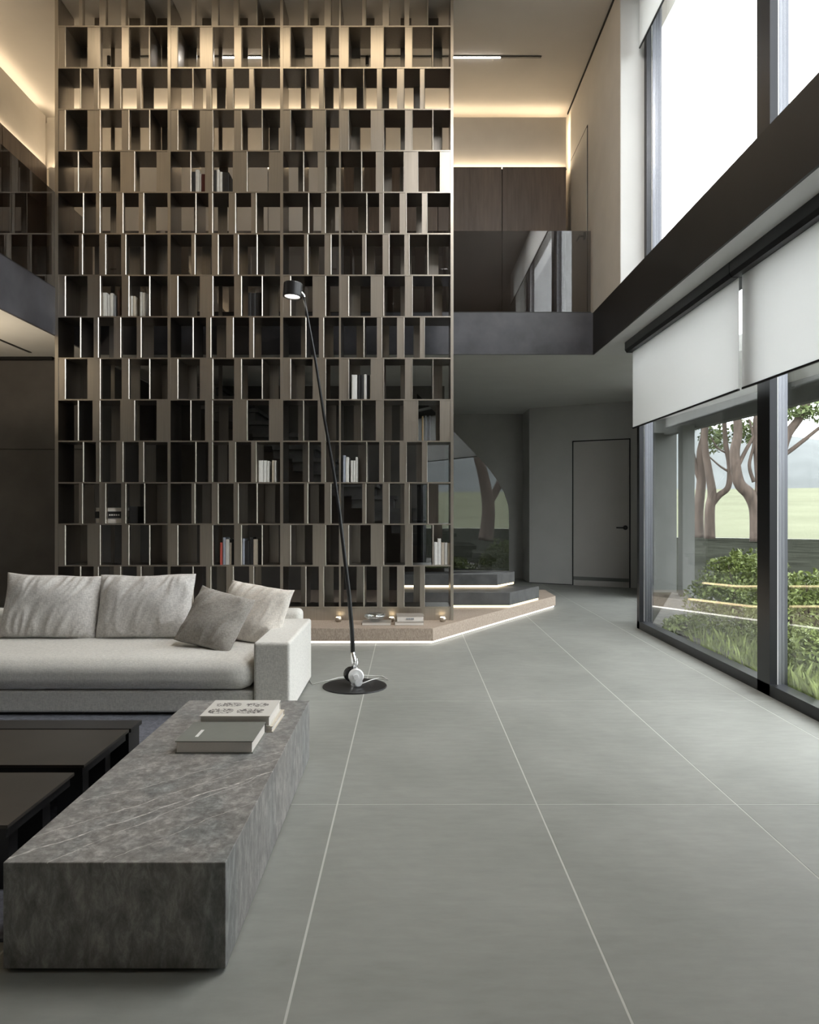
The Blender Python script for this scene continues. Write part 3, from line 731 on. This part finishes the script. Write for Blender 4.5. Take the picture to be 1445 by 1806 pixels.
def pillow_mesh(w, h, t, seed, wr=0.012, n=60, pinch=0.05):
    vs, fs = [], []; idx = {}
    for side in (1, -1):
        for i in range(n+1):
            for j in range(n+1):
                u_, v_ = i/n*2-1, j/n*2-1
                edge = i in (0, n) or j in (0, n)
                if edge and side == -1: idx[(side, i, j)] = idx[(1, i, j)]; continue
                x = u_*w/2*(1-pinch*(1-v_*v_)); z_ = v_*h/2*(1-pinch*(1-u_*u_))
                prof = ((1-abs(u_)**2.6)*(1-abs(v_)**2.6))
                y = -side*t/2*max(0, prof)**0.52
                if not edge:
                    a = mnoise.noise(Vector((x*15-z_*7+seed*3.1+0.6*mnoise.noise(Vector((x*5, z_*5, seed))), z_*3.5+x*2, side*2.0+seed))); a = (1-abs(a)*2.2)*0.9-0.4
                    b3 = mnoise.noise(Vector((x*4+seed, z_*5+1.7, side*1.0+seed)))
                    fold = (abs(v_)**1.5*0.7+abs(u_)**2*0.5+0.15)
                    y += -side*(a*wr*fold*1.9 + b3*wr*0.9)*min(1, prof*5)
                else:
                    z_ += 0.004*math.sin(u_*5+seed)*(abs(v_) > 0.99)
                    x += 0.004*math.sin(v_*4+seed)*(abs(u_) > 0.99)
                idx[(side, i, j)] = len(vs); vs.append((x, y, z_))
        for i in range(n):
            for j in range(n):
                q = [idx[(side, i, j)], idx[(side, i+1, j)], idx[(side, i+1, j+1)], idx[(side, i, j+1)]]
                fs.append(q if side == 1 else q[::-1])
    me = bpy.data.meshes.new('cushion'); me.from_pydata(vs, [], fs); me.update()
    for p in me.polygons: p.use_smooth = True
    return me
def pillow(name, mat, w, h, t, c, rot, seed, label, group=None, wr=0.012):
    me = pillow_mesh(w, h, t, seed, wr); me.materials.append(M[mat])
    o = bpy.data.objects.new(name, me); COL.objects.link(o)
    o.matrix_world = Matrix.Translation(c) @ Matrix.Rotation(rot[2], 4, 'Z') @ Matrix.Rotation(rot[0], 4, 'X') @ Matrix.Rotation(rot[1], 4, 'Y')
    tag(o, label, 'cushion', group); return o
R = math.radians
yc = 5.58
pillow('back_cushion', 'cushion_fabric', 0.735, 0.50, 0.25, (X(92, yc), yc, 0.615), (R(-14), R(2), R(2)), 1.3, 'large grey back cushion at the left end of the sofa', 'large back cushions on the sofa', 0.018)
pillow('back_cushion', 'cushion_fabric', 0.74, 0.50, 0.25, (X(257, yc), yc, 0.615), (R(-14), R(-1), R(-2)), 5.1, 'large grey back cushion in the middle of the sofa', 'large back cushions on the sofa', 0.018)
pillow('throw_pillow', 'cream_fabric', 0.56, 0.46, 0.20, (X(446, 5.50), 5.50, 0.575), (R(-26), R(7), R(-20)), 2.2, 'cream throw pillow leaning on the sofa arm behind the taupe one', 'throw pillows on the sofa', 0.016)
pillow('throw_pillow', 'taupe_fabric', 0.46, 0.44, 0.19, (X(379, 5.22), 5.22, 0.57), (R(-32), R(13), R(-14)), 7.7, 'taupe grey throw pillow leaning in front of the cream pillow', 'throw pillows on the sofa', 0.014)
# chrome tube frame of a small table past the sofa, at the picture edge
e = empty('side_table', (X(-30, 6.3), 6.3, 0), 'small chrome framed side table past the sofa at the left edge', 'table')
zt_ = Z(1079, 6.3); xa, xb = X(-80, 6.3), X(6, 6.3)
for (x, y) in ((xa, 6.1), (xb, 6.1), (xa, 6.5), (xb, 6.5)): MB().tube([(x, y, 0), (x, y, zt_)], 0.012, 10).build('leg', 'chrome', e)
bx('top', 'black_metal', xa-0.012, xb+0.012, 6.08, 6.52, zt_, zt_+0.015, e)

# ------------------------------------------------------------------ rug, stone bench, coffee tables
bx('rug', 'rug_pile', -4.4, -1.19, 2.3, 4.83, 0.0, 0.012, label='dark blue grey woven rug under the low tables', cat='rug')
mb = empty('stone_bench', (-0.86, 3.06, 0), 'long low block table of veined grey brown marble', 'table')
XA, XB2, YA, YZ, ZM = -1.181, -0.532, 2.148, 3.975, 0.322
bx('block', 'marble', XA, XB2, YA, YZ, 0.012, ZM, mb, bevel=0.0025, seg=2)
bx('plinth', 'black_gap', XA+0.04, XB2-0.04, YA+0.05, YZ-0.05, 0.0, 0.012, mb)
def coffee(y0, y1, label, back=False):
    zt = 0.28; xr = -1.359
    c = empty('coffee_table', (-2.1, (y0+y1)/2, 0.012), label, 'table', 'low black metal coffee tables')
    bx('top', 'black_tray', -2.9, xr, y0, y1, zt-0.012, zt, c)
    bx('apron', 'black_metal', -2.89, xr-0.012, y0+0.012, y1-0.012, zt-0.05, zt-0.012, c)
    for yy in (y0+0.10, y1-0.16):
        bx('leg', 'black_metal', xr-0.16, xr-0.05, yy, yy+0.06, 0.012, zt-0.05, c)
        bx('leg', 'black_metal', -2.85, -2.74, yy, yy+0.06, 0.012, zt-0.05, c)
coffee(3.09, 3.588, 'dark metal coffee table nearer the sofa')
coffee(2.50, 3.00, 'dark metal coffee table nearer the camera')
c = empty('low_console', (-2.1, 3.67, 0.012), 'narrow black metal console directly behind the farther coffee table', 'table')
bx('top', 'black_metal', -2.9, -1.352, 3.596, 3.745, 0.262, 0.282, c, bevel=0.002, seg=1)
bx('body', 'black_metal', -2.88, -1.37, 3.605, 3.735, 0.03, 0.262, c)
for xx in (-2.89, -1.41): bx('end_panel', 'black_metal', xx, xx+0.045, 3.60, 3.74, 0.012, 0.262, c)
# books on the marble
simple('cover_olive_grey', (0.20, 0.205, 0.185), 0.5, 0, 0.04, 20)
m, nt, b = nodes('cover_sketches')          # pale cover with four inked drawings
tc = N(nt, 'ShaderNodeTexCoord'); sx = N(nt, 'ShaderNodeSeparateXYZ'); nt.links.new(tc.outputs['Object'], sx.inputs[0])
nz = N(nt, 'ShaderNodeTexNoise'); nz.inputs['Scale'].default_value = 55; nz.inputs['Detail'].default_value = 4; nt.links.new(tc.outputs['Object'], nz.inputs['Vector'])
acc = None
for (cx_, cy_, rx, ry) in ((-0.075, 0.20, 0.062, 0.034), (0.065, 0.195, 0.055, 0.034), (-0.085, 0.085, 0.058, 0.042), (0.055, 0.085, 0.065, 0.040)):
    ex = mth('DIVIDE', mth('SUBTRACT', sx.outputs[0], cx_), rx); ey = mth('DIVIDE', mth('SUBTRACT', sx.outputs[1], cy_), ry)
    dd = mth('ADD', mth('POWER', mth('ABSOLUTE', ex), 3.0), mth('POWER', mth('ABSOLUTE', ey), 3.0)); k_ = mth('LESS_THAN', dd, 1.0)
    acc = k_ if acc is None else mth('MAXIMUM', acc, k_)
ink = mth('MULTIPLY', acc, mth('LESS_THAN', mth('ABSOLUTE', mth('SUBTRACT', nz.outputs['Fac'], 0.5)), 0.06))
cm = N(nt, 'ShaderNodeMix'); cm.data_type = 'RGBA'; cm.inputs[6].default_value = (0.66, 0.64, 0.60, 1); cm.inputs[7].default_value = (0.10, 0.09, 0.085, 1)
nt.links.new(ink, cm.inputs[0]); nt.links.new(cm.outputs[2], b.inputs['Base Color']); b.inputs['Roughness'].default_value = 0.5
Yg = 1300*(H-ZM)/430.0
e, o = flat_book('book', 0.328, 0.285, 0.052, 'cover_olive_grey', (X(377.5, Yg), Yg, ZM), 0, 'grey hardcover book nearest on the marble table, with a small pale title bar')
marks(o, 'title_bar', [(-0.098, -0.084, 0.06, 0.16, 0.052, 0.0524)], 'print_white')
Yw = 1300*(H-ZM)/(1292-899)
flat_book('book', 0.335, 0.29, 0.028, 'cover_cream', (X(417, Yw), Yw+0.005, ZM), -0.02, 'pale book at the bottom of the pair farther along the marble table')
e, o = flat_book('book', 0.325, 0.285, 0.048, 'cover_sketches', (X(414, Yw), Yw, ZM+0.028), 0, 'pale book with four ink drawings on its cover, top of the pair')

# ------------------------------------------------------------------ floor lamp
YLm = 5.625; bxm = X(626, YLm)
fl = empty('floor_lamp', (bxm, YLm, 0), 'tall black floor lamp with a leaning thin stem and drum head', 'lamp')
MB().lathe([(0.0, 0), (0.243, 0), (0.2445, 0.004), (0.243, 0.010), (0.0, 0.012)], (bxm, YLm, 0), 56).build('base', 'black_metal', fl)
pts = [(622.8, 1156), (620.7, 1109.5), (616, 1050), (608, 981.6), (599, 905), (588.7, 832), (571.7, 734), (556.7, 636), (541.8, 555), (536, 524)]
P3 = [Vector((X(a, YLm), YLm, Z(b_, YLm))) for a, b_ in pts]
MB().tube(P3, [0.017, 0.0165, 0.016, 0.0145, 0.013, 0.012, 0.011, 0.010, 0.009, 0.009], 12).build('stem', 'black_metal', fl, smooth=True)
MB().tube([(X(626, YLm), YLm, Z(1186, YLm)), (X(624.5, YLm), YLm, Z(1168, YLm)), (X(622.6, YLm), YLm, Z(1150, YLm))], [0.02, 0.0205, 0.019], 14).build('sleeve', 'chrome', fl, smooth=True)
MB().tube([(X(630.5, YLm), YLm-0.03, Z(1186, YLm)), (X(630, YLm), YLm-0.03, Z(1160, YLm))], 0.007, 10).build('tension_rod', 'chrome', fl, smooth=True)
zc_ = Z(1190, YLm); xk = X(629, YLm)
MB().lathe([(0, -0.03), (0.045, -0.03), (0.055, -0.02), (0.055, 0.012), (0.045, 0.02), (0.0, 0.02)], (X(619, YLm), YLm+0.02, zc_), 24, (0.35, -1, 0)).build('counterweight', 'black_metal', fl, smooth=False)
pv = MB().lathe([(0, -0.02), (0.050, -0.02), (0.058, -0.012), (0.058, 0.012), (0.050, 0.02), (0.0, 0.02)], (xk, YLm-0.05, zc_), 28, (0.15, -1, 0.1))
pv.lathe([(0, 0.0), (0.022, 0.0), (0.020, 0.03), (0.0, 0.032)], (xk, YLm-0.07, zc_), 18, (0.15, -1, 0.1))
pv.lathe([(0, -0.015), (0.03, -0.015), (0.034, 0.0), (0.03, 0.015), (0, 0.015)], (X(633, YLm), YLm-0.055, Z(1200, YLm)), 18, (0.3, -1, 0.0))
pv.build('pivot', 'satin_silver', fl, smooth=False)
MB().tube([(bxm, YLm-0.03, 0.012), (bxm, YLm-0.03, 0.07)], 0.028, 14).build('pivot_post', 'chrome', fl)
hc = Vector((X(516.5, YLm), YLm, Z(512, YLm))); ax = Vector((0.06, 0.04, 1)).normalized()
hm = MB().lathe([(0.060, -0.052), (0.071, -0.052), (0.072, -0.045), (0.072, 0.046), (0.070, 0.052), (0.0, 0.053)], hc, 36, ax); hm.f.pop(-2); hm.mi.pop()
hm.lathe([(0.060, -0.052), (0.060, -0.030), (0.0, -0.030)], hc, 36, ax); hm.f.pop(-2); hm.mi.pop()
ho = hm.build('lamp_head', 'black_metal', fl)
MB().lathe([(0, -0.046), (0.056, -0.046), (0.056, -0.036), (0, -0.036)], hc, 28, ax).build('diffuser', 'led_lamp', ho)
MB().tube([hc + ax*-0.02 + Vector((0.066, -0.01, 0)), P3[-1] + Vector((0, 0, 0.01)), P3[-1]], 0.012, 10).build('joint', 'chrome', fl)
cb = [(bxm+0.05, YLm+0.03, 0.016), (bxm+0.12, YLm+0.16, 0.016), (bxm+0.17, YLm+0.26, 0.005), (bxm+0.25, YLm+0.20, 0.005), (bxm+0.20, YLm+0.33, 0.005), (bxm+0.05, YLm+0.36, 0.005), (bxm-0.15, YLm+0.28, 0.005), (bxm-0.33, YLm+0.05, 0.005), (bxm-0.4, YLm+0.3, 0.005)]
MB().tube(cb, 0.0035, 6).build('cable', 'white_paint', fl, smooth=True)

# ------------------------------------------------------------------ outdoors
rnd = random.Random(11)
# lawn and field
def ring(r0, r1, z, name, mat, n=64):
    vs = [(math.cos(2*math.pi*i/n)*q, math.sin(2*math.pi*i/n)*q, z) for q in (r0, r1) for i in range(n)] if r0 > 0 else [(math.cos(2*math.pi*i/n)*r1, math.sin(2*math.pi*i/n)*r1, z) for i in range(n)]
    fs = [(i, (i+1) % n, n+(i+1) % n, n+i)[::-1] for i in range(n)] if r0 > 0 else [tuple(range(n))]
    return MB().add(vs, fs).build(name, mat, kind='structure')
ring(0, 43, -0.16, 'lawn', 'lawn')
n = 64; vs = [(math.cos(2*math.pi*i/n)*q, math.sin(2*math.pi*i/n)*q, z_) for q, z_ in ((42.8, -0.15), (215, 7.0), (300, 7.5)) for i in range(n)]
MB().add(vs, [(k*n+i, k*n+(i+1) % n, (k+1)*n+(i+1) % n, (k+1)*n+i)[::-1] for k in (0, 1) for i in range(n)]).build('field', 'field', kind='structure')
MB().prism([(2.73, YB-2), (6.5, YB-2), (6.0, 9.5), (4.4, 12.3), (2.73, 8.4)], -0.15, -0.03).build('ground_bed', 'soil', kind='structure')
# far wooded hills
n = 140; vs = []
for i in range(n+1):
    a = math.radians(-75 + 175*i/n)
    for (rr, hh) in ((205, 5), (225, 12+9*mnoise.noise(Vector((i*0.13, 0, 0)))+5*mnoise.noise(Vector((i*0.6, 3, 0)))), (270, 26+16*mnoise.noise(Vector((i*0.09, 7, 0))))):
        vs.append((math.cos(a)*rr, math.sin(a)*rr, hh))
MB().add(vs, [(3*i+k, 3*i+k+1, 3*i+k+4, 3*i+k+3) for i in range(n) for k in (0, 1)]).build('hill', 'hill_wood', smooth=True, kind='structure')
# porch beside the lower window
MB().prism([(3.35, 6.9), (5.0, 6.9), (5.0, 13.4), (4.5, 13.4), (3.42, 10.23), (3.35, 10.0)], 2.95, 3.12).build('porch_roof', 'concrete_light', kind='structure')
MB().prism([(5.0, 6.7), (5.12, 6.7), (4.62, 13.4), (4.46, 13.4)], 2.66, 3.14).build('porch_beam', 'porch_grey', kind='structure')
ST('porch_column', 'porch_grey', 4.38, 4.57, 11.75, 11.95, -0.1, 2.7)
ST('porch_wall', 'porch_grey', 4.26, 4.72, 12.95, 13.1, -0.1, 2.7)
# trees
def tree(label, base, limbs, r0, crown, seed, nleaf=900):
    rr = random.Random(seed)
    e = empty('pine_tree', base, label, 'tree', 'trees beyond the lawn')
    tr = MB()
    for pts, ra, rb in limbs:
        P = [Vector(p) for p in pts]; Q = []
        for i in range(len(P)-1):                      # Catmull-Rom through the given points
            p0, p1, p2, p3 = P[max(i-1, 0)], P[i], P[i+1], P[min(i+2, len(P)-1)]
            for s_ in range(5):
                t = s_/5; Q.append(0.5*((2*p1)+(p2-p0)*t+(2*p0-5*p1+4*p2-p3)*t*t+(3*p1-p0-3*p2+p3)*t**3))
        Q.append(P[-1]); L = len(Q)
        tr.tube(Q, [ra+(rb-ra)*i/(L-1) for i in range(L)], 9)
    tr.build('trunk', 'bark', e, smooth=True)
    lf = MB()
    for (c, rx, rz) in crown:
        for _ in range(nleaf//len(crown)):
            v = Vector((rr.gauss(0, 1), rr.gauss(0, 1), rr.gauss(0, 1))).normalized()*rr.random()**0.4
            p = Vector(c) + Vector((v.x*rx, v.y*rx, v.z*rz)); sz = rr.uniform(0.06, 0.15)
            a = Vector((rr.gauss(0, 1), rr.gauss(0, 1), rr.gauss(0, 1))).normalized(); b2 = a.cross(Vector((rr.gauss(0, 1), rr.gauss(0, 1), 1))).normalized()
            lf.add([p-a*sz-b2*sz*0.35, p+a*sz*0.2-b2*sz*0.5, p+a*sz+b2*sz*0.3, p-a*sz*0.2+b2*sz*0.5], [(0, 1, 2, 3)])
    lf.build('crown', 'leaf_dark', e)
def T(px, py, Y): return (X(px, Y), Y, Z(py, Y))
Yt = 37.0
tree('bare trunked tree by the porch column, slimmest of the far trees', T(1232, 946, Yt),
     [([T(1232, 948, Yt), T(1232, 900, Yt), T(1237, 850, Yt), T(1236, 800, Yt), T(1243, 762, Yt), T(1240, 700, Yt)], 0.28, 0.16),
      ([T(1236, 850, Yt), T(1226, 820, Yt), T(1218, 780, Yt), T(1206, 730, Yt)], 0.15, 0.08)], 0.3,
     [(T(1236, 690, Yt), 1.6, 0.9), (T(1215, 740, Yt), 0.7, 0.7), (T(1250, 700, Yt+2), 1.3, 0.9)], 1, 1100)
Yt = 36.0
tree('forked tree between the slim tree and the window mullion', T(1252, 946, Yt),
     [([T(1252, 950, Yt), T(1252, 900, Yt), T(1256, 870, Yt), T(1250, 830, Yt), T(1243, 780, Yt), T(1246, 710, Yt)], 0.27, 0.13),
      ([T(1255, 890, Yt), T(1268, 874, Yt), T(1285, 858, Yt), T(1287, 820, Yt), T(1280, 780, Yt), T(1277, 720, Yt)], 0.17, 0.10),
      ([T(1286, 832, Yt), T(1270, 822, Yt), T(1252, 806, Yt)], 0.06, 0.03), ([T(1284, 800, Yt), T(1266, 790, Yt), T(1254, 770, Yt)], 0.05, 0.03)], 0.3,
     [(T(1250, 700, Yt), 1.5, 0.9), (T(1280, 700, Yt), 1.5, 1.0), (T(1260, 772, Yt+1), 0.8, 0.8)], 2, 1200)
Yt = 34.0
tree('wide spreading tree behind the window mullion', T(1338, 950, Yt),
     [([T(1336, 955, Yt), T(1334, 900, Yt), T(1322, 872, Yt), T(1303, 850, Yt), T(1296, 800, Yt), T(1302, 760, Yt), T(1296, 700, Yt)], 0.34, 0.17),
      ([T(1334, 905, Yt), T(1342, 860, Yt), T(1338, 800, Yt), T(1336, 740, Yt), T(1350, 690, Yt)], 0.28, 0.15),
      ([T(1303, 820, Yt), T(1318, 790, Yt), T(1336, 760, Yt), T(1350, 735, Yt)], 0.10, 0.06),
      ([T(1345, 890, Yt), T(1366, 850, Yt), T(1378, 800, Yt), T(1390, 765, Yt), T(1412, 735, Yt), T(1428, 700, Yt)], 0.28, 0.16),
      ([T(1378, 806, Yt), T(1398, 792, Yt), T(1420, 775, Yt), T(1450, 752, Yt), T(1490, 730, Yt)], 0.11, 0.07),
      ([T(1330, 850, Yt), T(1322, 820, Yt), T(1330, 780, Yt), T(1322, 740, Yt)], 0.09, 0.05)], 0.35,
     [(T(1310, 690, Yt), 2.0, 0.9), (T(1400, 690, Yt), 2.2, 1.0), (T(1445, 722, Yt), 1.0, 0.6), (T(1312, 760, Yt+2), 0.7, 0.6), (T(1405, 728, Yt), 0.9, 0.35)], 3, 1800)
for i, (x, y, lab) in enumerate(((16.5, -11.5, 'tree reflected in the stair glass, out on the side lawn'), (21.5, -13.5, 'second tree on the side lawn, farther from the house'), (27, -4, 'tree on the side lawn level with the coffee tables'), (24, 6, 'tree on the side lawn level with the floor lamp'))):
    b0 = Vector((x, y, -0.15))
    tree(lab, b0, [([b0, b0+Vector((0.1, 0.1, 1.6)), b0+Vector((-0.3, 0.2, 3.2)), b0+Vector((-0.9, 0.2, 5.2)), b0+Vector((-0.6, 0, 7.5))], 0.38, 0.15),
                   ([b0+Vector((0, 0.1, 1.7)), b0+Vector((0.7, 0.3, 3.0)), b0+Vector((0.9, 0.4, 5)), b0+Vector((1.6, 0.4, 7))], 0.22, 0.1)], 0.4,
         [(b0+Vector((-0.6, 0, 7)), 1.8, 1.1), (b0+Vector((1.4, 0.3, 6.8)), 1.8, 1.1)], 20+i, 700)
# shrubs and grasses against the window
def shrub(label, c, rx, rz, n, seed, mat='leaf', ls=(0.015, 0.034)):
    rr = random.Random(seed); c = Vector(c)
    e = empty('leafy_shrub', c, label, 'shrub', 'shrubs outside the lower window')
    st = MB(); lf = MB()
    for i in range(16):
        a = rr.uniform(0, 6.28); q = rr.uniform(0.15, 0.8)
        tip = c + Vector((math.cos(a)*rx*q, math.sin(a)*rx*q, rz*rr.uniform(0.6, 1.0)))
        st.tube([c + Vector((math.cos(a)*0.05, math.sin(a)*0.05, -0.05)), c.lerp(tip, 0.5)+Vector((0, 0, 0.04)), tip], [0.012, 0.008, 0.004], 5)
    st.build('stems', 'bark', e)
    for _ in range(n):
        a = rr.uniform(0, 6.28); q = rr.random()**0.5; h = rr.random()
        prof = math.sqrt(max(0.0, 1-(h*0.95)**2.2))
        bumpy = 1 + 0.28*mnoise.noise(Vector((math.cos(a)*2.2+seed, math.sin(a)*2.2, h*3)))
        p = c + Vector((math.cos(a)*rx*q*prof*bumpy, math.sin(a)*rx*q*prof*bumpy, rz*h*bumpy))
        s_ = rr.uniform(*ls); d1 = Vector((rr.gauss(0, 1), rr.gauss(0, 1), rr.gauss(0.4, 0.8))).normalized()
        d2 = d1.cross(Vector((rr.gauss(0, 1), rr.gauss(0, 1), rr.gauss(0, 1)))).normalized()
        lf.add([p-d1*s_, p+d2*s_*0.42, p+d1*s_, p-d2*s_*0.42], [(0, 1, 2, 3)])
    o = lf.build('leaves', mat, e); o['kind'] = 'stuff'
shrub('large leafy shrub outside the window, left of the mullion', (3.66, 8.05, -0.03), 0.62, 0.86, 9500, 5)
shrub('broad leafy shrub outside the window, right of the mullion', (3.70, 6.75, -0.03), 0.60, 0.74, 8000, 6)
shrub('low leafy shrub close to the glass at the right edge of the photo', (3.25, 5.75, -0.03), 0.42, 0.42, 4000, 7)
shrub('small leafy clump at the far corner of the window', (3.02, 8.15, -0.03), 0.22, 0.20, 500, 8, ls=(0.02, 0.045))
gb = MB()
for _ in range(2600):
    y = rnd.uniform(3.8, 7.4); x = rnd.uniform(2.80, 3.5)
    if y > 6.4 and rnd.random() < 0.6: continue
    h = rnd.uniform(0.06, 0.24); a = rnd.uniform(0, 6.28); l = rnd.uniform(0.02, 0.12); w = 0.004
    dx, dy = math.cos(a), math.sin(a)
    gb.add([(x-dy*w, y+dx*w, -0.04), (x+dy*w, y-dx*w, -0.04), (x+dx*l*0.5+dy*w*0.7, y+dy*l*0.5-dx*w*0.7, h*0.7), (x+dx*l, y+dy*l, h), (x+dx*l*0.5-dy*w*0.7, y+dy*l*0.5+dx*w*0.7, h*0.7)], [(0, 1, 2, 3, 4)])
gb.build('grass', 'grass_blade', label='tall ornamental grass along the outside of the window', cat='grass', kind='stuff')
